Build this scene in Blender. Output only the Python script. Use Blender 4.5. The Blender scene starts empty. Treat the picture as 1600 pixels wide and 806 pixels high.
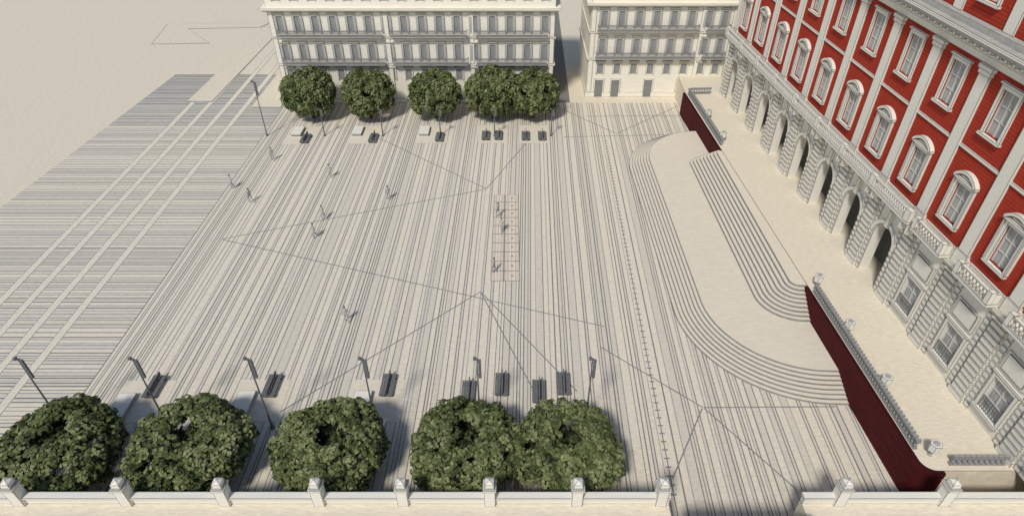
import bpy, math, random
from mathutils import Vector, Matrix
random.seed(7)
S = bpy.context.scene
COL = S.collection
S.view_settings.view_transform = 'Standard'
S.view_settings.look = 'None'
S.view_settings.exposure = 0

# ---------------------------------------------------------------- materials
def base_mat(name, color, rough=0.85, var=0.10, scale=(0.35, 3.0, 3.0), bump=0.0, spec=0.2, courses=0.0, cdark=0.45):
    m = bpy.data.materials.new(name); m.use_nodes = True
    nt = m.node_tree; n = nt.nodes; l = nt.links
    p = n["Principled BSDF"]; p.inputs["Roughness"].default_value = rough
    p.inputs["Specular IOR Level"].default_value = spec
    tc = n.new("ShaderNodeTexCoord"); mp = n.new("ShaderNodeMapping")
    mp.inputs["Scale"].default_value = scale
    l.new(tc.outputs["Object"], mp.inputs["Vector"])
    nz = n.new("ShaderNodeTexNoise"); nz.inputs["Scale"].default_value = 1.0
    nz.inputs["Detail"].default_value = 6.0; nz.inputs["Roughness"].default_value = 0.7
    l.new(mp.outputs[0], nz.inputs["Vector"])
    cr = n.new("ShaderNodeValToRGB")
    cr.color_ramp.elements[0].position = 0.3; cr.color_ramp.elements[1].position = 0.7
    cr.color_ramp.elements[0].color = tuple(c*(1-var) for c in color)+(1,)
    cr.color_ramp.elements[1].color = tuple(min(1, c*(1+var)) for c in color)+(1,)
    l.new(nz.outputs["Fac"], cr.inputs["Fac"])
    out = cr.outputs["Color"]
    if courses > 0:   # fine horizontal brick courses
        sx = n.new("ShaderNodeSeparateXYZ"); l.new(tc.outputs["Object"], sx.inputs[0])
        mu = n.new("ShaderNodeMath"); mu.operation = 'MULTIPLY'; mu.inputs[1].default_value = 1.0/courses
        l.new(sx.outputs["Z"], mu.inputs[0])
        fr = n.new("ShaderNodeMath"); fr.operation = 'FRACT'; l.new(mu.outputs[0], fr.inputs[0])
        lt = n.new("ShaderNodeMath"); lt.operation = 'LESS_THAN'; lt.inputs[1].default_value = 0.28; l.new(fr.outputs[0], lt.inputs[0])
        mx = n.new("ShaderNodeMix"); mx.data_type = 'RGBA'
        l.new(lt.outputs[0], mx.inputs["Factor"]); l.new(out, mx.inputs["A"])
        mx.inputs["B"].default_value = tuple(c*cdark for c in color)+(1,)
        out = mx.outputs["Result"]
    l.new(out, p.inputs["Base Color"])
    if bump > 0:
        b = n.new("ShaderNodeBump"); b.inputs["Strength"].default_value = bump
        b.inputs["Distance"].default_value = 0.1
        l.new(nz.outputs["Fac"], b.inputs["Height"]); l.new(b.outputs[0], p.inputs["Normal"])
    return m

def ink_mat(name, color, radius=0.09, ink=(0.13, 0.13, 0.13), lo=0.93, hi=0.992, **kw):
    """stone whose arrises are darkened (drawn ink outlines)"""
    m = base_mat(name, color, **kw)
    nt = m.node_tree; n = nt.nodes; l = nt.links; p = n["Principled BSDF"]
    src = p.inputs["Base Color"].links[0].from_socket
    bv = n.new("ShaderNodeBevel"); bv.samples = 6; bv.inputs["Radius"].default_value = radius
    ge = n.new("ShaderNodeNewGeometry")
    d = n.new("ShaderNodeVectorMath"); d.operation = 'DOT_PRODUCT'
    l.new(bv.outputs[0], d.inputs[0]); l.new(ge.outputs["Normal"], d.inputs[1])
    mr = n.new("ShaderNodeMapRange"); mr.inputs["From Min"].default_value = lo
    mr.inputs["From Max"].default_value = hi
    mr.inputs["To Min"].default_value = 1; mr.inputs["To Max"].default_value = 0
    l.new(d.outputs["Value"], mr.inputs["Value"])
    mx = n.new("ShaderNodeMix"); mx.data_type = 'RGBA'
    l.new(mr.outputs[0], mx.inputs["Factor"])
    l.new(src, mx.inputs["A"]); mx.inputs["B"].default_value = ink+(1,)
    l.new(mx.outputs["Result"], p.inputs["Base Color"])
    return m

GR = (0.70, 0.625, 0.490)
M_ground = base_mat("ground_plaster", GR, var=0.19, scale=(1.3, 7.0, 1), bump=0.8)
M_pave = base_mat("paving_light", (0.70, 0.63, 0.505), var=0.14, scale=(1.3, 5.0, 1), bump=0.5)
M_pave2 = base_mat("paving_warm", (0.61, 0.555, 0.455), var=0.13, scale=(1.3, 5.0, 1))
M_joint = base_mat("paving_joint_dark", (0.20, 0.20, 0.195), var=0.3)
M_jointlt = base_mat("paving_joint_soft", (0.34, 0.335, 0.32), var=0.3)
M_joints = base_mat("street_joint_dark", (0.175, 0.178, 0.182), var=0.3)
M_jointslt = base_mat("street_joint_soft", (0.30, 0.30, 0.30), var=0.3)
M_crease = base_mat("crease_joint", (0.23, 0.23, 0.22), var=0.2)
M_stone = ink_mat("pale_stone", (0.75, 0.715, 0.62), radius=0.12, var=0.06)
M_stonefar = ink_mat("pale_stone_far", (0.80, 0.755, 0.64), radius=0.15, ink=(0.16,0.16,0.16), var=0.07)
M_bal = base_mat("baluster_stone", (0.58, 0.56, 0.51), var=0.1)
M_floor = ink_mat("terrace_floor", GR, radius=0.1, var=0.16, scale=(1.3, 7.0, 1))
M_step = base_mat("step_tread_stone", (0.69, 0.62, 0.495), var=0.1, scale=(1.3,5,1))
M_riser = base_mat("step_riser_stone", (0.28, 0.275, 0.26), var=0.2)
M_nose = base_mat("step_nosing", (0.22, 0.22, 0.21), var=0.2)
M_red = ink_mat("red_render", (0.39, 0.040, 0.020), radius=0.1, ink=(0.05, 0.01, 0.01), var=0.16, scale=(2.5, 2.5, 2.5), courses=0.32, cdark=0.72)
M_wine = base_mat("wine_red_cladding", (0.08, 0.007, 0.008), var=0.45, scale=(0.6, 0.6, 3), courses=0.4)
M_pane = base_mat("window_glass_grey", (0.38, 0.38, 0.36), rough=0.5, var=0.4, scale=(9, 9, 0.3), spec=0.3)
M_panedk = base_mat("window_glass_dark", (0.27, 0.268, 0.26), rough=0.5, var=0.3, scale=(3, 3, 0.6), spec=0.3)
M_shut = base_mat("shutter_paint", (0.42, 0.42, 0.40), var=0.12)
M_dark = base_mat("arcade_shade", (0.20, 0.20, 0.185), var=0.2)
M_rail = ink_mat("grey_balustrade", (0.30, 0.30, 0.29), radius=0.05, var=0.12)
M_frieze = ink_mat("grey_frieze", (0.42, 0.41, 0.375), radius=0.08, var=0.2)
M_alley = base_mat("alley_shade_tone", (0.20, 0.19, 0.17), var=0.25, scale=(3, 3, 1))
M_metal = base_mat("grey_metal", (0.14, 0.142, 0.145), rough=0.6, var=0.2)
M_metall = base_mat("light_metal", (0.34, 0.34, 0.335), rough=0.6, var=0.15)
M_balc = base_mat("balcony_metal", (0.22, 0.22, 0.218), rough=0.6, var=0.15)
M_bench = base_mat("dark_slats", (0.16, 0.16, 0.158), var=0.3, scale=(4, 4, 4))
M_bark = base_mat("bark", (0.11, 0.085, 0.06), var=0.35, scale=(6, 6, 1.2), bump=0.5)
M_lv = [base_mat("leaf_dark", (0.060, 0.078, 0.027), var=0.3, scale=(3, 3, 3)),
        base_mat("leaf_mid", (0.120, 0.142, 0.052), var=0.3, scale=(3, 3, 3)),
        base_mat("leaf_light", (0.205, 0.222, 0.100), var=0.3, scale=(3, 3, 3)),
        base_mat("leaf_hollow_shade", (0.020, 0.026, 0.010), var=0.3, scale=(3, 3, 3))]  # last tone is near-black, painting the shade inside the crown hollow
M_cloth = [base_mat("cloth_grey", (0.36, 0.36, 0.345), var=0.2), base_mat("cloth_light", (0.45, 0.44, 0.40), var=0.2)]
M_hair = base_mat("hair_brown", (0.20, 0.18, 0.16))
M_terra = base_mat("reddish_grey_joint", (0.30, 0.22, 0.19), var=0.2)

# ---------------------------------------------------------------- mesh builder
class B:
    def __init__(s): s.v = []; s.f = []; s.m = []
    def face(s, pts, mat=0):
        i = len(s.v); s.v += [tuple(p) for p in pts]; s.f.append(tuple(range(i, i+len(pts)))); s.m.append(mat)
    def box(s, x0, x1, y0, y1, z0, z1, mat=0):
        i = len(s.v)
        s.v += [(x0,y0,z0),(x1,y0,z0),(x1,y1,z0),(x0,y1,z0),(x0,y0,z1),(x1,y0,z1),(x1,y1,z1),(x0,y1,z1)]
        for q in ((0,3,2,1),(4,5,6,7),(0,1,5,4),(1,2,6,5),(2,3,7,6),(3,0,4,7)):
            s.f.append(tuple(i+k for k in q)); s.m.append(mat)
    def prism(s, pts, z0, z1, mat=0, side=None):
        n = len(pts); i = len(s.v)
        if side is None: side = mat
        a = sum(pts[k][0]*pts[(k+1)%n][1]-pts[(k+1)%n][0]*pts[k][1] for k in range(n))
        if a < 0: pts = pts[::-1]
        s.v += [(p[0],p[1],z0) for p in pts]+[(p[0],p[1],z1) for p in pts]
        s.f.append(tuple(i+k for k in range(n))[::-1]); s.m.append(mat)
        s.f.append(tuple(i+n+k for k in range(n))); s.m.append(mat)
        for k in range(n):
            s.f.append((i+k, i+(k+1)%n, i+n+(k+1)%n, i+n+k)); s.m.append(side)
    def lathe(s, cx, cy, prof, n=8, mat=0, rot=0.0):
        i = len(s.v)
        for r, z in prof:
            for k in range(n):
                a = rot+2*math.pi*k/n; s.v.append((cx+r*math.cos(a), cy+r*math.sin(a), z))
        for j in range(len(prof)-1):
            for k in range(n):
                s.f.append((i+j*n+k, i+j*n+(k+1)%n, i+(j+1)*n+(k+1)%n, i+(j+1)*n+k)); s.m.append(mat)
        s.f.append(tuple(i+k for k in range(n))[::-1]); s.m.append(mat)
        t = i+(len(prof)-1)*n
        s.f.append(tuple(t+k for k in range(n))); s.m.append(mat)
    def tube(s, p0, p1, r0, r1, n=7, mat=0):
        p0 = Vector(p0); p1 = Vector(p1); d = (p1-p0).normalized()
        u = d.orthogonal().normalized(); w = d.cross(u); i = len(s.v)
        for p, r in ((p0, r0), (p1, r1)):
            for k in range(n):
                a = 2*math.pi*k/n; q = p+u*(r*math.cos(a))+w*(r*math.sin(a)); s.v.append(tuple(q))
        for k in range(n):
            s.f.append((i+k, i+(k+1)%n, i+n+(k+1)%n, i+n+k)); s.m.append(mat)
        s.f.append(tuple(i+k for k in range(n))[::-1]); s.m.append(mat)
        s.f.append(tuple(i+n+k for k in range(n))); s.m.append(mat)

def mk(name, b, mats, parent=None, loc=(0,0,0), rz=0.0, **props):
    if b is None: o = bpy.data.objects.new(name, None); o.empty_display_size = 0.5
    else:
        me = bpy.data.meshes.new(name); me.from_pydata(b.v, [], b.f)
        for m in (mats if isinstance(mats, (list, tuple)) else [mats]): me.materials.append(m)
        me.polygons.foreach_set("material_index", b.m); me.update()
        o = bpy.data.objects.new(name, me)
    o.location = loc; o.rotation_euler = (0, 0, rz)
    if parent: o.parent = parent
    for k, v in props.items(): o[k] = v
    COL.objects.link(o); return o

def dup(root, loc, rz=None, parent=None, label=None):
    o = root.copy(); o.location = loc
    if rz is not None: o.rotation_euler = (0, 0, rz)
    if parent is not None: o.parent = parent
    COL.objects.link(o)
    for c in root.children:
        dup(c, c.location, None, o)
    if label: o["label"] = label
    return o

# ---------------------------------------------------------------- ground sheets
b = B(); b.face([(-900,-300,0),(900,-300,0),(900,1500,0),(-900,1500,0)])
mk("ground", b, M_ground, kind="structure")

K = 0.0226
def pe(Y, x): return x+K*(Y-41)
b = B(); x = -42.6; Y0, Y1 = 12.0, 109.2
def strip(x0, x1, mat):
    b.face([(pe(Y0,x0),Y0,0.012),(pe(Y0,x1),Y0,0.012),(pe(Y1,x1),Y1,0.012),(pe(Y1,x0),Y1,0.012)], mat)
strip(x-0.12, x, 1)
while x < 36:
    r = random.random()
    w = random.choice([0.22, 0.32, 0.45, 0.5, 0.62, 0.8])
    strip(x, x+w, 0 if random.random() < 0.7 else 2); x += w
    lw = random.choice([0.08, 0.10, 0.12, 0.14])
    strip(x, x+lw, 1 if r < 0.6 else 3); x += lw
    if random.random() < 0.35:
        strip(x, x+0.2, 2); x += 0.2
        strip(x, x+0.1, 1); x += 0.1
mk("plaza_paving", b, [M_pave, M_joint, M_pave2, M_jointlt], kind="structure")
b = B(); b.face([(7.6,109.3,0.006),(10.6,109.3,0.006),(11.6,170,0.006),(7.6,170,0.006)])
mk("alley_shade_strip", b, [M_alley], kind="structure")  # dark strip paints the left building's shade onto the alley floor

# street with cross joints
b = B(); y = 14.0
def lx(Y): return -71.8+0.105*(Y-74.8)
def hst(y0, y1, mat):
    b.face([(lx(y0),y0,0.008),(pe(y0,-42.73),y0,0.008),(pe(y1,-42.73),y1,0.008),(lx(y1),y1,0.008)], mat)
while y < 122:
    far_ = y > 100
    w = random.choice([0.2, 0.28, 0.36, 0.48, 0.6] if not far_ else [0.16,0.22,0.3,0.4]); hst(y, y+w, 0 if random.random() < 0.6 and not far_ else 2); y += w
    lw = random.choice([0.1, 0.13, 0.16] if not far_ else [0.2,0.26,0.32]); hst(y, y+lw, 1 if random.random() < 0.6 else 3); y += lw
mk("street_paving", b, [M_pave, M_joints, M_pave2, M_jointslt], kind="structure")
b = B()
for x0 in (-60.3, -57.0, -53.6, -50.2):
    for a, c, mt in ((0,0.1,1),(0.1,0.9,0),(0.9,1.0,1)):
        b.face([(pe(14,x0+a),14,0.018),(pe(14,x0+c),14,0.018),(pe(141,x0+c),141,0.018),(pe(141,x0+a),141,0.018)], mt)
mk("tram_track_path", b, [M_pave, M_jointlt], kind="structure")
def island(pts, z=0.12):
    bb = B(); bb.prism(pts, 0.0, z, 0, 1)
    n = len(pts); cx = sum(p[0] for p in pts)/n; cy = sum(p[1] for p in pts)/n
    for k in range(n):   # kerb stones round the rim
        p, q = Vector((*pts[k], z+0.004)), Vector((*pts[(k+1)%n], z+0.004)); c = Vector((cx,cy,z+0.004))
        bb.face([p, q, q+(c-q).normalized()*0.22, p+(c-p).normalized()*0.22], 1)
    return mk("pavement", bb, [M_ground, M_jointlt], kind="structure")
island([(-79,139),(-81,152),(-57,153.5),(-58.4,150),(-75,149),(-66.5,139.5)])
island([(-59.4,109.5),(-54.9,109.5),(-53.2,150),(-57.6,150)], 0.13)
island([(-46.9,107),(-41.6,107),(-41.6,142),(-46.2,142)], 0.14)

# long crease lines across the plaza
b = B()
def line(p, q, w=0.11, z=0.02):
    p = Vector((*p, z)); q = Vector((*q, z)); d = (q-p).normalized(); nrm = Vector((-d.y, d.x, 0))*w/2
    b.face([p-nrm, q-nrm, q+nrm, p+nrm])
for k, (p, q) in enumerate([((-38.1,67.5),(-3.7,79.8)),((-37.9,67.4),(10.3,51.2)),((-3.8,79.9),(-22.5,96)),((-3.7,80),(5.2,100.5)),
   ((-3.8,57.0),(-22.5,39.4)),((-3.7,57.0),(2.6,41)),((-3.6,56.9),(6.5,42)),((18.6,40.0),(9.6,48.0)),
   ((18.7,40.0),(31.5,40.1)),((18.7,39.9),(24.6,31.2)),((18.5,39.9),(14.1,32.2)),((8.6,96),(30.0,96.9)),
   ((17.5,97.2),(30.2,108)),((8,107.5),(17.3,97.4)),((12.9,103.7),(29.5,103.9)),((7.8,99),(8.2,109))]):
    line(p, q, 0.13, 0.018+0.001*k)
for i, yy in enumerate([a*0.9 for a in range(34, 106)]):
    xx = 13.9+K*(yy-41)
    b.face([(xx,yy,0.016),(xx+0.5,yy,0.016),(xx+0.5,yy+0.16,0.016),(xx,yy+0.16,0.016)])
mk("paving_crease_path", b, [M_crease], kind="structure")

# ---------------------------------------------------------------- ground fountain
b = B()
FX0, FX1, FY0, FY1 = -2.6, 0.95, 59.0, 78.2
n = 10
for r in range(n):
    ya = FY0+(FY1-FY0)*r/n; yb = FY0+(FY1-FY0)*(r+1)/n
    for xa, xb in ((FX0, -1.0), (-1.0, FX1)):
        w = (xb-xa-0.14)/4   # striped slabs continuing the paving pattern
        for k in range(4):
            b.box(xa+0.07+w*k+0.02, xa+0.07+w*(k+1)-0.02, ya+0.08, yb-0.08, 0.031, 0.05, 0 if k % 3 else 2)
b.box(FX0, FX1, FY0, FY1, 0.0, 0.03, 1)
ft = mk("ground_fountain", b, [M_pave, M_terra, M_pave2], label="flush ground fountain grid of pale slabs with nozzles", category="fountain")
bn = B(); bn.lathe(0,0,[(0.15,0.05),(0.15,0.09),(0.09,0.10),(0.05,0.14)],8)
for r in range(n):
    yy = FY0+(FY1-FY0)*(r+0.5)/n
    nz = mk("nozzle", bn, [M_terra], ft, (0.0, yy, 0)) if r == 0 else dup(nz, (0.0, yy, 0), parent=ft)

# ---------------------------------------------------------------- terrace, stairs
def wx(Y): return 33.35-0.052*(Y-32)
def corner(off):   # rounded near corner of the terrace
    cx, cy, R = wx(31.5)+1.5, 31.5, 1.5-off
    return [(cx-R*math.cos(a), cy-R*math.sin(a)) for a in [math.pi/2*k/9 for k in range(10)]]
b = B()
b.prism([(wx(104.3)+0.36,104.3)]+corner(0.36)+[(46,30.36),(46,112),(30.2,112)], 0, 4.0)
mk("terrace_pavement", b, [M_floor], kind="structure")
def redwall(pts, label):
    b = B(); b.prism(pts, 0, 4.03)
    return mk("retaining_wall", b, [M_wine], label=label, category="wall")
redwall([(wx(53.4)+0.355,53.4),(wx(53.4),53.4)]+corner(0)+[(35.3,30.0),(35.3,30.355)]+corner(0.355)[::-1], "dark red retaining wall with rounded corner holding up the terrace")
redwall([(wx(104.6),104.6),(wx(104.6)+0.36,104.6),(wx(84)+0.36,84),(wx(84),84)], "short dark red retaining wall beyond the curved stairs")

def outline(cxn, cyn, an, bn_, cyf, af, bf, xl_n, xl_f, nseg=28):
    pts = []
    xw = wx(cyn-bn_)+0.3; pts.append((xw, cyn-bn_))
    for k in range(nseg+1):
        a = math.pi/2*k/nseg
        pts.append((cxn-an*math.sin(a), cyn-bn_*math.cos(a)))
    for k in range(nseg+1):
        a = math.pi/2*k/nseg
        pts.append((xl_f+af-af*math.cos(a), cyf+bf*math.sin(a)))
    pts.append((wx(cyf+bf)+0.3, cyf+bf))
    out = []
    for p in pts:
        if not out or (abs(p[0]-out[-1][0])+abs(p[1]-out[-1][1])) > 0.01: out.append(p)
    return out
def nosing(b, pts, z, w):
    V = [Vector(p) for p in pts]; N = []
    for k in range(len(V)):
        d = (V[min(k+1, len(V)-1)]-V[max(k-1, 0)]).normalized(); N.append(Vector((d.y, -d.x)))
    for k in range(len(V)-1):
        p, q = V[k], V[k+1]; a, c = p+N[k]*w, q+N[k+1]*w
        b.face([(p.x,p.y,z),(q.x,q.y,z),(c.x,c.y,z),(a.x,a.y,z)], 2)
b = B(); N1 = 8; h1 = 1.5/N1
for i in range(N1):
    xl = 18.45+0.41*i
    o = outline(31.9, 54.0, 31.9-xl, 13.7-0.44*i, 85.5, 30.3-(xl-0.4), 11.6-0.27*i, xl, xl-0.4)
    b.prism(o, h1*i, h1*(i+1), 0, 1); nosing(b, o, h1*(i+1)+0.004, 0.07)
mk("curved_stairs", b, [M_step, M_riser, M_nose], label="broad curved pale stone stairs rising from the plaza", category="stairs")
b = B(); N2 = 9; h2 = 2.5/N2
for i in range(N2):
    xl = 27.5+0.42*i
    cx = 31.9
    o = outline(cx, 54.6, cx-xl+0.001, 4.2-0.40*i, 84.5-0.14*i, max(0.3, 30.3-(xl-0.7)), 1.9-0.14*i, xl, xl-0.75, 14)
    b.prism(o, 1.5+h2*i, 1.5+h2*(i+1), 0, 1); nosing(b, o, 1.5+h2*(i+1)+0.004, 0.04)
mk("upper_stairs", b, [M_step, M_riser, M_nose], label="long pale upper stairs leading onto the terrace", category="stairs")

# ---------------------------------------------------------------- balustrades
def balus(b, p0, p1, z0, h=1.0, sp=0.36, r=0.11, n=6):
    p0 = Vector(p0); p1 = Vector(p1); L = (p1-p0).length; d = (p1-p0)/L; nrm = Vector((-d.y, d.x))
    def bar(w, za, zb):
        q = [p0-nrm*w, p1-nrm*w, p1+nrm*w, p0+nrm*w]; b.prism([(v.x, v.y) for v in q], za, zb)
    bar(0.16, z0, z0+0.16); bar(0.17, z0+h-0.14, z0+h)
    k = int(L/sp)
    for i in range(k):
        c = p0+d*(L*(i+0.5)/k)
        b.lathe(c.x, c.y, [(r*0.7, z0+0.16), (r*1.25, z0+0.36), (r*0.55, z0+0.62), (r*0.8, z0+h-0.14)], n)
def balobj(p0, p1, z0, label, h=1.0, sp=0.36, r=0.11):
    b = B(); balus(b, p0, p1, z0, h, sp, r)
    d = (Vector(p1)-Vector(p0)); L = d.length; d /= L; k = int(L/sp)   # notched blocks on the rail
    for i in range(k):
        c = Vector(p0)+d*(L*(i+0.5)/k); b.box(c.x-0.22, c.x+0.22, c.y-0.11, c.y+0.11, z0+h+0.002, z0+h+0.15)
    return mk("balustrade", b, [M_rail], label=label, category="balustrade")
balobj((wx(52.6)+0.62,52.6), (wx(32.4)+0.62,32.4), 4.0, "grey baluster railing along the terrace edge", 0.95, 0.42, 0.14)
balobj((wx(104)+0.75,104), (wx(85.6)+0.75,85.6), 4.0, "grey baluster railing above the short red wall", 0.95, 0.42, 0.14)
balobj((36.0,31.0), (40.6,31.0), 4.0, "short grey railing at the terrace end", 0.95, 0.42, 0.14)
balobj((30.6,104.0), (34.2,104.2), 4.0, "small grey railing closing the far terrace edge", 0.95, 0.42, 0.14)

def lantern():
    root = mk("terrace_lantern", None, None, None, (0,0,4), label="small hexagonal lantern on a short post by the railing", category="lamp", group="lanterns along the terrace railing")
    b = B(); b.lathe(0,0,[(0.2,0),(0.2,0.1),(0.07,0.14),(0.06,0.7)],8); mk("post", b, [M_metall], root)
    b = B(); b.lathe(0,0,[(0.46,0.7),(0.5,1.5)],6); mk("lamp_shade", b, [M_stone], root)
    b = B(); b.lathe(0,0,[(0.3,1.502),(0.3,1.56),(0.1,1.6)],6); mk("cap", b, [M_metall], root)
    return root
L0 = lantern(); first = True
for yy in (53.5, 46.3, 39.1, 31.9, 87.0, 94.5):
    loc = (wx(yy)+1.25+(0.3 if yy < 33 else 0), yy, 4.0)
    if first: L0.location = loc; first = False
    else: dup(L0, loc)

# ---------------------------------------------------------------- palace
PA = 0.068
pal = mk("red_palace", None, None, None, (43.25-0.068*25, 25.0, 4.0), PA,
         label="grand red palace with pale stone arcade, pilasters and balconies", category="building")
def pp(name, b, mats, loc=(0,0,-4), **k): return mk(name, b, mats, pal, loc, **k)
BAY = 6.65; NB = 12; LEN = BAY*NB; Q = 1.2      # Q lifts the balcony level
def panel(b, y0, y1, z0, z1, hy0, hy1, hz0, hz1, x, depth, arch=False, mat=0, mrev=0, seg=12):
    def q(a, c, d, e, m=mat): b.face([(x,a,d),(x,a,e),(x,c,e),(x,c,d)], m)
    q(y0, hy0, z0, z1); q(hy1, y1, z0, z1)
    if hz0 > z0: q(hy0, hy1, z0, hz0); b.face([(x,hy0,hz0),(x,hy1,hz0),(x+depth,hy1,hz0),(x+depth,hy0,hz0)], mrev)
    if arch:
        r = (hy1-hy0)/2; zc = hz1-r; yc = (hy0+hy1)/2
        P = [(yc-r*math.cos(math.pi*k/seg), zc+r*math.sin(math.pi*k/seg)) for k in range(seg+1)]
    else: P = [(hy0, hz1), (hy1, hz1)]; zc = hz1
    for k in range(len(P)-1):
        (a, c), (d, e) = P[k], P[k+1]
        b.face([(x,a,c),(x,a,z1),(x,d,z1),(x,d,e)], mat)
        b.face([(x,a,c),(x,d,e),(x+depth,d,e),(x+depth,a,c)], mrev)
    for yy in (hy0, hy1):
        b.face([(x,yy,hz0),(x,yy,zc),(x+depth,yy,zc),(x+depth,yy,hz0)], mrev)
ARCH = range(4, 12)
bg = B(); br = B(); ba = B()
for i in range(NB):
    y0 = BAY*i; y1 = y0+BAY; yc = (y0+y1)/2
    if i in ARCH: panel(bg, y0, y1, 4, 12.6+Q, yc-1.75, yc+1.75, 4.0, 11.0, 0, 1.2, True)
    else: panel(bg, y0, y1, 4, 12.6+Q, yc-1.15, yc+1.15, 5.4, 8.9, 0, 0.45)
    panel(br, y0, y1, 13.0+Q, 22.85, yc-0.9, yc+0.9, 16.4, 20.0, 0.05, 0.35)
    panel(br, y0, y1, 22.85, 30.4, yc-0.9, yc+0.9, 24.9, 28.7, 0.05, 0.35)
    panel(ba, y0, y1, 32.3, 38.0, yc-0.9, yc+0.9, 33.9, 36.4, 0.25, 0.35)
pp("ground_floor_wall", bg, [M_stone])
pp("upper_wall", br, [M_red])
pp("attic_wall", ba, [M_red])
b = B(); b.box(3.2, 24, 0.0, LEN, 4, 38.2); b.box(0.42, 3.2, 0, LEN, 12.7+Q, 37.9)
b.box(0.5, 3.2, 0.0, BAY*4-0.5, 4, 12.69+Q)
pp("main_body", b, [M_stone])
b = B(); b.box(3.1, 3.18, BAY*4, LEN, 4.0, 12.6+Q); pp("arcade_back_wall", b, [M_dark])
b = B()
for (z0, z1, pr) in ((12.0+Q,12.3+Q,0.25),(12.3+Q,12.66+Q,0.45)):
    b.box(-pr, 0.0, -0.3, LEN+0.3, z0, z1)
pp("lower_cornice", b, [M_stone])
b = B()
b.box(-0.12, 0.04, 0, LEN, 22.7, 22.98); b.box(-0.14, 0.04, 0, LEN, 29.7, 30.4); b.box(-0.2, 0.04, 0, LEN, 13.9, 15.0)
pp("string_course", b, [M_stone])
b = B()
for (z0, z1, pr) in ((30.42,30.8,0.5),(30.8,31.15,0.8),(31.15,31.5,1.25),(31.5,31.72,1.5),(31.72,32.28,0.5)):
    b.box(-pr, 0.9, -pr, LEN+pr, z0, z1, 1 if z0 in (30.8, 31.15, 31.72) else 0)
for k in range(int(LEN/0.95)):
    b.box(-1.15, -0.81, k*0.95+0.2, k*0.95+0.6, 30.85, 31.14)
for (z0, z1, pr) in ((38.0,38.4,0.5),(38.4,38.9,1.0)): b.box(-pr, 0.9, -pr, LEN+pr, z0, z1)
pp("upper_cornice", b, [M_stone, M_frieze])
b = B(); b.box(-1.32, -0.52, -0.5, LEN, 31.724, 31.79); pp("cornice_gutter", b, [M_frieze])
b = B(); b.box(0.95, 23.5, 0.3, LEN-0.3, 38.25, 38.6); pp("roof", b, [M_stone])
bp = B()
z = 4.55; bp.box(-0.34, 0, -0.95, 0.95, 4.0, 4.5)
while z < 12.6:
    bp.box(-0.26, -0.002, -0.8, 0.8, z, z+0.46); z += 0.64
bp.box(-0.36, 0, -0.95, 0.95, 12.9, 13.18)
br2 = B()
z = 4.1
while z < 12.5:
    br2.box(-0.10, -0.001, -0.3, 0.3, z, z+0.46); z += 0.64
b3 = B(); b3.box(-0.34, 0.04, -0.78, 0.78, 13.9, 15.3); b3.box(-0.24, 0.04, -0.64, 0.64, 15.3, 28.9)
b3.box(-0.34, 0.04, -0.76, 0.76, 28.9, 29.3); b3.box(-0.42, 0.04, -0.88, 0.88, 29.3, 29.68)
b4 = B(); b4.box(-0.2+0.25, 0.24, -0.6, 0.6, 32.3, 37.98)
b5 = B(); b5.box(-1.2, -0.46, -0.2, 0.2, 11.7+Q, 12.66+Q)
P1 = None
for i in range(NB+1):
    yy = min(max(BAY*i, 0.8), LEN-0.8)
    if P1 is None:
        P1 = pp("rusticated_pier", bp, [M_stone], (0,yy,-4)); P3 = pp("pilaster", b3, [M_stone], (0,yy,-4))
        P4 = pp("attic_pilaster", b4, [M_stone], (0,yy,-4))
        P2 = pp("quoin", br2, [M_stone], (0,yy+1.3,-4)); P5 = pp("balcony_bracket", b5, [M_stone], (0,yy+0.55,-4))
    else:
        for P in (P1, P3, P4): dup(P, (0,yy,-4), parent=pal)
        for s in (-1, 1):
            if 0 < yy+1.3*s < LEN-0.3:
                dup(P2, (0,yy+1.3*s,-4), parent=pal)
                if i > 3: dup(P5, (0,yy+0.55*s,-4), parent=pal)
def arc_ring(b, yc, zc, r0, r1, x0, x1, a0=0, a1=math.pi, seg=14):
    for k in range(seg):
        A = a0+(a1-a0)*k/seg; C = a0+(a1-a0)*(k+1)/seg
        q = [(yc+r*math.cos(t), zc+r*math.sin(t)) for r, t in ((r0,A),(r1,A),(r1,C),(r0,C))]
        f = [(x0,)+p for p in q]; g = [(x1,)+p for p in q]
        b.face(f[::-1]); b.face([f[1],f[2],g[2],g[1]]); b.face([f[3],f[0],g[0],g[3]])
        if k == 0: b.face([f[0],f[1],g[1],g[0]])
        if k == seg-1: b.face([f[2],f[3],g[3],g[2]])
bA = B(); arc_ring(bA, 0, 9.25, 1.8, 2.3, -0.18, 0.0)
bA.box(-0.34, 0, -0.3, 0.3, 10.95, 12.9)
for s in (-1, 1): bA.box(-0.2, 0, min(s*1.8,s*2.35), max(s*1.8,s*2.35), 8.8, 9.23)
first = None
for i in ARCH:
    yy = BAY*(i+0.5)
    first = pp("archway", bA, [M_stone], (0,yy,-4)) if first is None else dup(first, (0,yy,-4), parent=pal)
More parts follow.
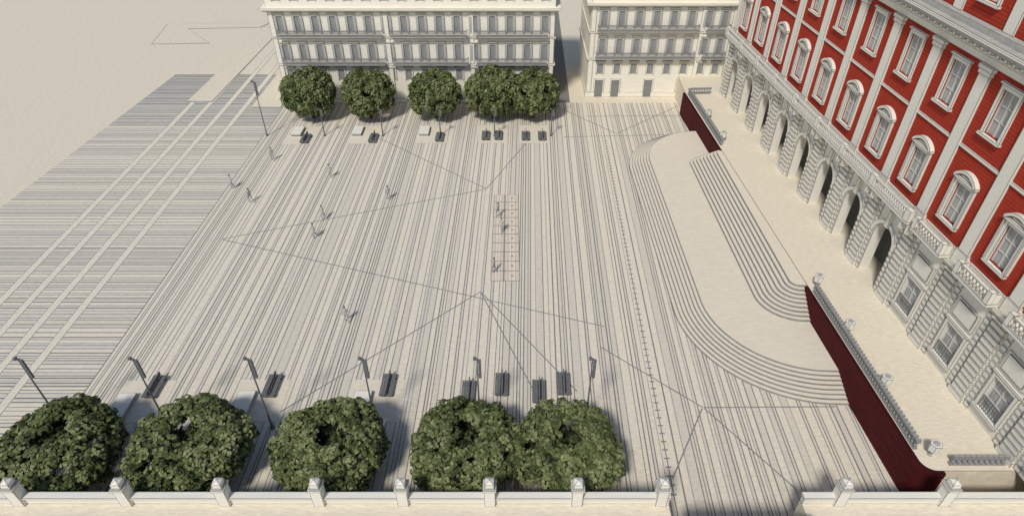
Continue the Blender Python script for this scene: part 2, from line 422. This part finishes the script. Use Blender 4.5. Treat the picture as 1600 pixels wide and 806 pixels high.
def window(w, h, fr, style, pane_mat):
    """origin at centre-bottom of opening; outward -X"""
    b = B(); hw = w/2
    b.box(-0.18, 0.03, -hw-fr, -hw, -0.05, h+fr); b.box(-0.18, 0.03, hw, hw+fr, -0.05, h+fr)
    b.box(-0.18, 0.03, -hw, hw, h, h+fr)
    b.box(-0.34, 0.03, -hw-fr-0.12, hw+fr+0.12, -0.3, -0.052)
    if style == 'arc':
        R = (hw+fr+0.25)
        b.box(-0.42, 0.03, -R, R, h+fr+0.05, h+fr+0.28); zc = h+fr+0.30
        rr = R*1.25; cz = zc-math.sqrt(rr*rr-R*R); a = math.asin(R/rr)
        arc_ring(b, 0, cz, rr-0.28, rr, -0.46, 0.03, math.pi/2-a, math.pi/2+a, 10)
        b.box(-0.2, 0.03, -0.8, 0.8, h+fr+0.3, h+fr+0.5)
        for s in (-1,1): b.box(-0.3, 0.03, min(s*(hw+fr),s*(hw+fr+0.15)), max(s*(hw+fr),s*(hw+fr+0.15)), 0.0, h+fr+0.04)
    if style == 'panel':
        b.box(-0.26, 0.0, -hw-fr-0.2, hw+fr+0.2, h+fr+0.03, h+fr+0.25)
        b.box(-0.14, 0.0, -hw-fr, hw+fr, h+fr+0.6, h+fr+2.6)
        b.box(-0.24, 0.0, -hw-fr+0.3, hw+fr-0.3, h+fr+0.8, h+fr+2.4)
    if style == 'plain':
        b.box(-0.3, 0.03, -hw-fr-0.15, hw+fr+0.15, h+fr+0.02, h+fr+0.22)
    root = mk("window", b, [M_stone], pal, (0,0,0))
    g = B(); g.box(0.2, 0.26, -hw, hw, 0, h, 0)
    g.box(0.12, 0.19, -0.08, 0.08, 0, h, 1)
    for s in (-hw+0.07, hw-0.07): g.box(0.12, 0.19, s-0.07, s+0.07, 0, h, 1)
    for zf in (0.33, 0.66): g.box(0.121, 0.189, -hw, hw, h*zf-0.05, h*zf+0.05, 1)
    mk("pane", g, [pane_mat, M_bal], root)
    return root
WG = window(2.3, 3.5, 0.35, 'panel', M_pane); W1 = window(1.8, 3.6, 0.36, 'arc', M_pane)
W2 = window(1.8, 3.8, 0.34, 'plain', M_pane); W3 = window(1.8, 2.5, 0.32, 'plain', M_pane)
for i in range(NB):
    yy = BAY*(i+0.5)
    for W, zz, xx in ((WG,5.4,0),(W1,16.4,0.05),(W2,24.9,0.05),(W3,33.9,0.25)):
        if W is WG and i in ARCH: continue
        if i == 0: W.location = (xx, yy, zz-4)
        else: dup(W, (xx, yy, zz-4), parent=pal)
b = B()
for k in range(9): b.box(-0.12,-0.08,-1.1+k*0.275-0.02,-1.1+k*0.275+0.03,5.4,6.6)
b.box(-0.14,-0.06,-1.15,1.15,6.6,6.68)
g0 = pp("window_grille", b, [M_metal], (0,BAY*0.5,-4))
for i in range(1,4): dup(g0, (0,BAY*(i+0.5),-4), parent=pal)
b = B(); ys = BAY*3.95
b.box(-1.35, 0.0, ys, LEN, 12.68+Q, 12.98+Q)
pp("balcony_slab", b, [M_stone])
b = B(); balus(b, (-1.15, ys), (-1.15, LEN), 12.985+Q, 1.1, 0.4, 0.12)
pp("balcony_railing", b, [M_bal])
b = B(); b.box(-1.4, -0.9, -0.4, 0.4, 12.99+Q, 14.2+Q); p0 = None
for i in range(4, NB+1):
    yy = BAY*i if i < NB else LEN-0.4
    p0 = pp("balcony_pedestal", b, [M_stone], (0,yy,-4)) if p0 is None else dup(p0, (0,yy,-4), parent=pal)
bs = B(); bs.box(-1.35, 0, -2.3, 2.3, 12.68+Q, 12.98+Q)
br_ = B(); balus(br_, (-1.15,-1.8), (-1.15,1.8), 12.985+Q, 1.1, 0.4, 0.12)
for s in (-1,1):
    br_.box(-1.38,-0.9, s*2.02-0.25, s*2.02+0.25, 12.99+Q, 14.2+Q); br_.box(-0.9,-0.25, s*2.1-0.12, s*2.1+0.12, 12.99+Q, 14.0+Q)
bal = None
for i in range(4):
    yy = BAY*(i+0.5)
    if bal is None:
        bal = pp("balcony", bs, [M_stone], (0,yy,-4)); mk("railing", br_, [M_stone], bal)
    else: dup(bal, (0,yy,-4), parent=pal)

# ---------------------------------------------------------------- far buildings
def far_building(x0, x1, yf, depth, ztop, label, wins, splits, doors):
    root = mk("apartment_building", None, None, None, ((x0+x1)/2, yf, 0), label=label, category="building")
    cx = (x0+x1)/2; W = x1-x0
    def q(name, b, mats, loc=(0,0,0)): return mk(name, b, mats, root, loc)
    b = B(); b.box(-W/2, W/2, 0, depth, 0, ztop); q("wall", b, [M_stonefar])
    b = B()
    for z0, z1, pr in ((0.0,0.9,0.12),(7.0,7.35,0.25),(11.75,12.0,0.2),(16.3,16.6,0.5),(16.6,16.95,0.9),(ztop-0.4,ztop,0.3),(ztop,ztop+0.3,0.7)):
        b.box(-W/2-pr, W/2+pr, -pr, depth+pr, z0, z1)
    q("cornice", b, [M_stonefar])
    b = B(); b.box(-W/2+0.3, W/2-0.3, 0.3, depth-0.3, ztop+0.31, ztop+0.5)
    for k in range(int(W/9)): b.box(-W/2+3+k*9, -W/2+5.2+k*9, 4, 6.5, ztop+0.5, ztop+2.2)
    q("roof", b, [M_stonefar])
    pb = B(); pb.box(-0.4,0.4,-0.22,-0.003,0.92,6.98)
    pb2 = B(); pb2.box(-0.4,0.4,-0.18,-0.003,7.36,11.73); pb2.box(-0.4,0.4,-0.18,-0.003,12.02,16.28)
    for s in splits:
        q("lower_pilaster", pb, [M_stonefar], (s-cx,0,0)); q("pilaster", pb2, [M_stonefar], (s-cx,0,0))
    def win(w, h, sh=True):
        b = B(); hw = w/2
        b.box(-hw-0.25,-hw,-0.16,-0.003,0,h+0.25); b.box(hw,hw+0.25,-0.16,-0.003,0,h+0.25)
        b.box(-hw,hw,-0.16,-0.003,h,h+0.25); b.box(-hw-0.4,hw+0.4,-0.36,-0.003,h+0.35,h+0.55)
        r = mk("window", b, [M_stonefar], root)
        g = B(); g.box(-hw,hw,-0.03,-0.001,0,h); mk("pane", g, [M_panedk], r)
        if sh:
            for s in (-1, 1):
                g = B(); a, c = sorted((s*(hw+0.02), s*(hw+0.02+w*0.42))); g.box(a, c, -0.24, -0.17, 0.05, h-0.05)
                mk("shutter", g, [M_shut], r)
        return r
    U = win(0.95, 2.75); first = True
    for s in wins:
        for z in (7.95, 12.75):
            if first: U.location = (s-cx,0,z); first = False
            else: dup(U, (s-cx,0,z), parent=root)
    Lw = win(1.05, 1.9, False); first = True
    for s in wins:
        if first: Lw.location = (s-cx,0,4.4); first = False
        else: dup(Lw, (s-cx,0,4.4), parent=root)
        dup(Lw, (s-cx,0,18.0), parent=root)
    for d in doors:
        b = B(); b.box(-0.95,-0.7,-0.2,-0.003,0.92,3.5); b.box(0.7,0.95,-0.2,-0.003,0.92,3.5); b.box(-0.7,0.7,-0.2,-0.003,3.2,3.5)
        dd = q("door", b, [M_stonefar], (d-cx,0,0)); g = B(); g.box(-0.7,0.7,-0.16,-0.001,0.02,3.2); mk("door_leaf", g, [M_balc], dd)
    for a, c in zip(splits[:-1], splits[1:]):
        for z in (7.36, 12.15):
            b = B(); b.box(a-cx+0.7, c-cx-0.7, -1.1, -0.003, z, z+0.22)
            o = q("balcony", b, [M_frieze])
            g = B(); g.box(a-cx+0.7, c-cx-0.7, -1.09, -1.01, z+1.1, z+1.24); g.box(a-cx+0.7, c-cx-0.7, -1.09, -1.01, z+0.24, z+0.36)
            t = a-cx+0.72
            while t < c-cx-0.75:
                g.box(t, t+0.085, -1.075, -1.03, z+0.36, z+1.1); t += 0.17
            for s in (a-cx+0.7, c-cx-0.76): g.box(s, s+0.06, -1.0, -0.1, z+1.15, z+1.23)
            mk("railing", g, [M_balc], o)
    return root
wl = [-39.1+2.98*i for i in range(16)]
far_building(-41.0, 7.3, 109.3, 16, 22.5, "long pale apartment building with shuttered windows and balconies", wl,
             [-40.5,-21.3,-6.9,6.8], [-33.1,-24.2,-15.3,-3.3,2.6])
wr = [15.9, 18.9, 21.9, 24.9, 27.9, 30.9, 33.9, 36.6]
far_building(13.6, 38.9, 112.0, 16, 22.5, "pale apartment building across a narrow street with doors", wr,
             [14.1,33.0,38.4], [15.9,18.9,24.9,30.9])

# ---------------------------------------------------------------- foreground terrace building with parapet
def terr(x0, x1, label, pil):
    root = mk("low_building", None, None, None, ((x0+x1)/2, 27.4, 0), label=label, category="building")
    cx = (x0+x1)/2
    b = B(); b.box(x0-cx, x1-cx, -25, 0.25, 0, 4.25); mk("wall", b, [M_floor], root)
    b = B(); b.box(x0-cx, x1-cx, -0.12, 0.28, 4.252, 4.95); b.box(x0-cx-0.08, x1-cx+0.08, -0.22, 0.38, 4.95, 5.15); mk("parapet", b, [M_stone], root)
    p = B(); p.box(-0.42,0.42,-0.36,0.5,4.255,6.3); p.box(-0.52,0.52,-0.46,0.6,6.3,6.5); p.box(-0.4,0.4,-0.34,0.48,6.5,6.62)
    c = B(); c.box(-0.34,0.34,-0.28,0.42,6.62,7.0)
    c.face([(-0.34,-0.28,7.0),(0.34,-0.28,7.0),(0,0.07,7.25)]); c.face([(0.34,-0.28,7.0),(0.34,0.42,7.0),(0,0.07,7.25)])
    c.face([(0.34,0.42,7.0),(-0.34,0.42,7.0),(0,0.07,7.25)]); c.face([(-0.34,0.42,7.0),(-0.34,-0.28,7.0),(0,0.07,7.25)])
    first = None
    for x in pil:
        if first is None:
            first = mk("pillar", p, [M_stone], root, (x-cx,0,0)); mk("finial", c, [M_stone], first)
        else: dup(first, (x-cx,0,0), parent=root)
    return root
terr(-75, 12.2, "low pale building with flat roof and pillared parapet", [-66.5,-59.4,-52.3,-45.2,-38.1,-29.8,-22.2,-14.9,-8.4,-1.7,5.0,11.5])
terr(22.5, 60, "low pale building with parapet beside the terrace end", [25.3,33.4,41.5,49.6])
b = B(); b.box(12.2, 22.5, 22.5, 24.9, 0.0, 6.0); b.box(12.4,22.3,22.2,25.0,6.002,6.2)  # out-of-view wall, its height set to throw shadow into the opening
mk("shadow_wall", b, [M_stone], label="unseen pale wall added to shade the gap between two low buildings", category="wall")

# ---------------------------------------------------------------- trees
def crown_mesh(seed):
    R = random.Random(seed); b = B()
    a, c = 4.5, 2.6
    ph = [R.uniform(0, 6.28) for _ in range(6)]
    clumps = []
    for k in range(330):
        th = R.uniform(0, 2*math.pi); u = R.uniform(-0.85, 1.0); s = (1-abs(u)**2.8)**(1/2.8)
        f = R.uniform(0.84, 0.97)*(1+0.05*math.sin(3*th+ph[0])+0.04*math.sin(5*th+ph[1]+2*u))
        x, y, z = a*s*math.cos(th)*f, a*s*math.sin(th)*f, c*u*f
        rr = math.hypot((x-0.1)*0.75, y+0.2)
        if z > 0.4 and rr < 0.75: continue
        if z > 0 and rr < 1.2: z -= (1.2-rr)*0.9
        clumps.append((x, y, z, R.uniform(0.42, 0.66), 0))
    for k in range(70):   # top filling, full between rim and hollow
        th = R.uniform(0, 2*math.pi); q = R.uniform(1.5, 3.4)
        clumps.append((q*math.cos(th), q*math.sin(th), c*(1-(q/a)**3)*0.86, R.uniform(0.42,0.6), 0))
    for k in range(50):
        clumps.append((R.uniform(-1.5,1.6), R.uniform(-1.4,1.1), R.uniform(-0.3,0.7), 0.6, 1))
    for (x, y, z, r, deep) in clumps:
        nl = int(26+r*32); tone = R.choice([0,1,1,1,2])
        for j in range(nl):
            d = Vector((R.gauss(0,1), R.gauss(0,1), R.gauss(0.3,1))).normalized()
            p = Vector((x,y,z))+d*(r*R.uniform(0.85,1.05))
            nr = (d+Vector((R.gauss(0,.22),R.gauss(0,.22),R.gauss(0.25,.22)))).normalized()
            t = nr.orthogonal().normalized(); w = nr.cross(t)
            an = R.uniform(0,6.28); t2 = t*math.cos(an)+w*math.sin(an); w2 = nr.cross(t2)
            L = R.uniform(0.14,0.22); Wd = L*0.85
            pts = [p-t2*L, p-t2*L*0.35+w2*Wd*0.85+nr*0.02, p+t2*L*0.5+w2*Wd*0.7+nr*0.02, p+t2*L-nr*0.04, p+t2*L*0.5-w2*Wd*0.7+nr*0.02, p-t2*L*0.35-w2*Wd*0.85+nr*0.02]
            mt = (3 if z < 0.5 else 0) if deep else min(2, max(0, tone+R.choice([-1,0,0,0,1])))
            b.face(pts, mt)
    return b
def trunk_mesh(seed):
    R = random.Random(seed); b = B()
    b.lathe(0,0,[(0.42,0),(0.3,0.35),(0.26,1.4),(0.24,2.3)],9)
    for k in range(7):
        a = 2*math.pi*k/7+R.uniform(-.3,.3); e = R.uniform(1.8,2.8)
        m = Vector((math.cos(a)*e*0.45, math.sin(a)*e*0.45, 2.6)); t = Vector((math.cos(a)*e, math.sin(a)*e, R.uniform(3.2,4.2)))
        b.tube((0,0,2.0), m, 0.17, 0.11); b.tube(m, t, 0.11, 0.04)
        b.tube(m, t+Vector((R.uniform(-1,1),R.uniform(-1,1),-0.6)), 0.07, 0.03)
    return b
protos = []
near = [(-38.6,33.0,1.02),(-27.6,33.1,1.04),(-15.5,33.1,1.0),(-3.9,33.1,1.0),(4.7,33.1,0.98)]
far = [(-34.6,103.2,0.98),(-24.7,103.2,0.95),(-13.2,103.3,0.94),(-3.3,103.2,1.0),(3.7,103.4,0.95)]
for i, (x, y, s) in enumerate(near+far):
    row = "row of trees by the low wall" if i < 5 else "row of trees by the apartment building"
    lab = "round dense green tree standing by the low parapet wall" if i < 5 else "round dense green tree standing by the pale apartment building"
    if i in (3, 8): lab = "round green tree whose crown touches its neighbour"
    if i < 3:
        r = mk("tree", None, None, None, (x,y,0), i*1.3, label=lab, category="tree", group=row)
        mk("trunk", trunk_mesh(i), [M_bark], r); mk("crown", crown_mesh(40+i), M_lv, r, (0,0,3.8)); protos.append(r)
    else:
        r = dup(protos[i % 3], (x,y,0), 0, label=lab); r["group"] = row
    r.rotation_euler = (0,0,[0,0.25,-0.3,0.5,-0.5,0.2,0.7,-0.2,0.4,0][i]); r.scale = (s*(1.05 if i < 5 else 1), s, s*(0.88 if i < 5 else 1.28))

# ---------------------------------------------------------------- lamp posts
root = mk("street_lamp", None, None, None, (0,0,0), label="slim grey lamp post with long panel head", category="street lamp", group="lamp posts around the plaza")
b = B(); b.lathe(0,0,[(0.22,0),(0.22,0.25),(0.1,0.35),(0.075,5),(0.05,9.4)],8); mk("pole", b, [M_metal], root)
b = B(); b.box(0.1,0.34,-0.09,0.09,7.1,9.35); b.box(0.04,0.1,-0.03,0.03,7.4,7.5); b.box(0.04,0.1,-0.03,0.03,9.0,9.1); mk("lamp_head", b, [M_metal], root)
b = B(); b.box(-0.32,0.1,-0.07,0.07,9.36,9.5); b.box(-0.32,-0.08,-0.14,0.14,9.5,9.62); mk("spotlight", b, [M_metal], root)
posts = [(x,37.6) for x in (-42.2,-32.4,-22.6,-12.8,-3.0,6.9)]+[(x,96.4) for x in (-40.8,-31.2,-21.5,-11.9,-2.9,6.5)]
for i, p in enumerate(posts):
    if i == 0: root.location = (*p, 0)
    else:
        o = dup(root, (*p, 0))
        if i > 6: o.scale = (1.1, 1.1, 0.5); o["label"] = "short grey lamp post in front of a green tree"
# ---------------------------------------------------------------- benches
root = mk("bench", None, None, None, (0,0,0), label="wide dark slatted double bench on the plaza paving", category="bench", group="dark benches")
b = B()
for k in range(7):
    x = -0.62+k*0.19
    if abs(x) < 0.06: continue
    b.box(x-0.08, x+0.08, -1.45, 1.45, 0.42, 0.48)
b.box(-0.66,0.66,-1.2,-1.1,0.34,0.415); b.box(-0.66,0.66,1.1,1.2,0.34,0.415)
mk("seat", b, [M_bench], root)
b = B()
for z in (0.58,0.74,0.9): b.box(-0.05,0.05,-1.45,1.45,z,z+0.12)
for y in (-1.2,1.2): b.box(-0.03,0.03,y-0.05,y+0.05,0.5,1.02)
mk("backrest", b, [M_bench], root)
for y in (-1.15,1.15):
    b = B(); b.box(-0.6,-0.5,y-0.05,y+0.05,0,0.335); b.box(0.5,0.6,y-0.05,y+0.05,0,0.335); b.box(-0.5,0.5,y-0.05,y+0.05,0.02,0.08); mk("leg", b, [M_metal], root)
bp_ = [(-35.7,42.3),(-24.0,42.4),(-12.4,42.5),(-4.3,41.6),(-1.0,42.6),(2.7,41.7),(5.2,42.7),(-33.9,94.8),(-22.8,95),(-11.9,95.4),(-2.2,96.0),(5.0,95.8),(-4.3,95.9),(2.3,95.8)]
for i, p in enumerate(bp_):
    if i == 0: root.location = (*p, 0); root.rotation_euler = (0,0,-K)
    else: dup(root, (*p, 0))
root = mk("stone_bench", None, None, None, (0,0,0), label="low pale stone block bench beside the dark bench", category="bench", group="pale stone benches")
b = B(); b.box(-0.85,0.85,-1.5,1.5,0.36,0.52); mk("seat", b, [M_stone], root)
b = B(); b.box(-0.7,0.7,-1.3,1.3,0,0.358); mk("plinth", b, [M_metall], root)
for i, p in enumerate([(-37.9,39.9),(-26.2,40.2),(-14.7,40.2),(-35.9,97.4),(-25.9,97.6),(-14.7,97.6)]):
    if i == 0: root.location = (*p, 0)
    else: dup(root, (*p, 0))
b = B()
for (cx, cy, hx, hy) in [(-36.6,40.8,2.6,2.6),(-25.0,40.9,2.6,2.6),(-13.4,40.9,2.6,2.6),(-35.0,96.6,2.6,3.2),(-24.3,96.8,2.6,3.2),(-13.3,97,2.6,3.2),(-3.2,97,2.4,3.2),(3.6,97,2.4,3.2)]:
    b.face([(cx-hx,cy-hy,0.04),(cx+hx,cy-hy,0.04),(cx+hx,cy+hy,0.04),(cx-hx,cy+hy,0.04)])
mk("pavement", b, [M_pave], kind="structure")

# ---------------------------------------------------------------- people
def person(loc, rz, pose, label, cloth):
    sw = pose
    V = [(0,0,1.0),(0,0,1.25),(0,0,1.45),(0,0,1.58),(0,0.01,1.68),(0,0.02,1.78),
         (-0.1,0,0.95),(-0.11,sw*0.2,0.52),(-0.11,sw*0.12,0.08),(-0.11,sw*0.12+0.16,0.04),
         (0.1,0,0.95),(0.11,-sw*0.1,0.52),(0.11,-sw*0.38,0.1),(0.11,-sw*0.38+0.16,0.05),
         (-0.2,0,1.43),(-0.26,-sw*0.12,1.15),(-0.25,-sw*0.05+0.08,0.9),(-0.25,0.1-sw*0.05,0.78),
         (0.2,0,1.43),(0.26,sw*0.12,1.15),(0.25,sw*0.3,0.92),(0.25,sw*0.36,0.82)]
    E = [(0,1),(1,2),(2,3),(3,4),(4,5),(0,6),(6,7),(7,8),(8,9),(0,10),(10,11),(11,12),(12,13),(2,14),(14,15),(15,16),(16,17),(2,18),(18,19),(19,20),(20,21)]
    Rr = [.15,.14,.15,.06,.1,.085,.1,.07,.05,.04,.1,.07,.05,.04,.07,.05,.035,.03,.07,.05,.035,.03]
    me = bpy.data.meshes.new("person"); me.from_pydata(V, E, [])
    me.materials.append(cloth)
    o = bpy.data.objects.new("person", me); COL.objects.link(o)
    m = o.modifiers.new("skin", 'SKIN'); m.use_smooth_shade = True
    if len(me.skin_vertices):
        sd = me.skin_vertices[0].data
        for i, r in enumerate(Rr): sd[i].radius = (r, r*0.8)
        sd[0].use_root = True
    s = o.modifiers.new("sub", 'SUBSURF'); s.levels = 1; s.render_levels = 2
    o.location = loc; o.rotation_euler = (0,0,rz); o.scale = (1.25,)*3
    o["label"] = label; o["category"] = "person"; o["group"] = "people on the plaza"
    b = B(); b.lathe(0,0.0,[(0.09,1.72),(0.112,1.78),(0.10,1.85),(0.05,1.9)],10); mk("hair", b, [M_hair], o)
ppl = [((-37.4,88.2),0.4,.9),((-40.9,80.0),2.0,.6),((-37.0,76.3),1.0,1),((-27.2,83.0),3.0,.8),((-17.6,77.0),0.2,.5),
       ((-25.7,72.0),1.6,.9),((-25.9,67.8),2.2,1),((-18.5,52.0),0.3,.8),((-1.9,72.6),0.9,.7),((-1.4,69),2.6,.9),((-2.2,60.6),1.2,.6)]
for i, (p, r, s) in enumerate(ppl):
    person((*p, 0.05 if i > 7 else 0.012), r, s, "person in grey clothes walking across the striped plaza" if i % 2 == 0 else "person in pale clothes strolling on the plaza", M_cloth[i % 2])

# ---------------------------------------------------------------- light, world, camera
D = Vector((0.36, 0.75, -1.0)).normalized()
sun = bpy.data.lights.new("sun", 'SUN'); sun.energy = 2.8; sun.angle = math.radians(8.0); sun.color = (1.0, 0.965, 0.905)
so = bpy.data.objects.new("sun", sun); so.rotation_euler = D.to_track_quat('-Z', 'Y').to_euler(); COL.objects.link(so)
w = bpy.data.worlds.new("World"); S.world = w; w.use_nodes = True
nt = w.node_tree; sky = nt.nodes.new("ShaderNodeTexSky"); sky.sky_type = 'NISHITA'; sky.sun_disc = False
sky.sun_elevation = math.asin(-D.z); sky.sun_rotation = math.atan2(-D.x, -D.y)
nt.links.new(sky.outputs[0], nt.nodes["Background"].inputs[0]); nt.nodes["Background"].inputs[1].default_value = 0.095
cam = bpy.data.cameras.new("camera"); cam.lens = 22.5; cam.sensor_width = 36; cam.clip_end = 3000
co = bpy.data.objects.new("camera", cam); co.location = (0,0,50); co.rotation_euler = (math.radians(90-38.2), 0, 0)
COL.objects.link(co); S.camera = co
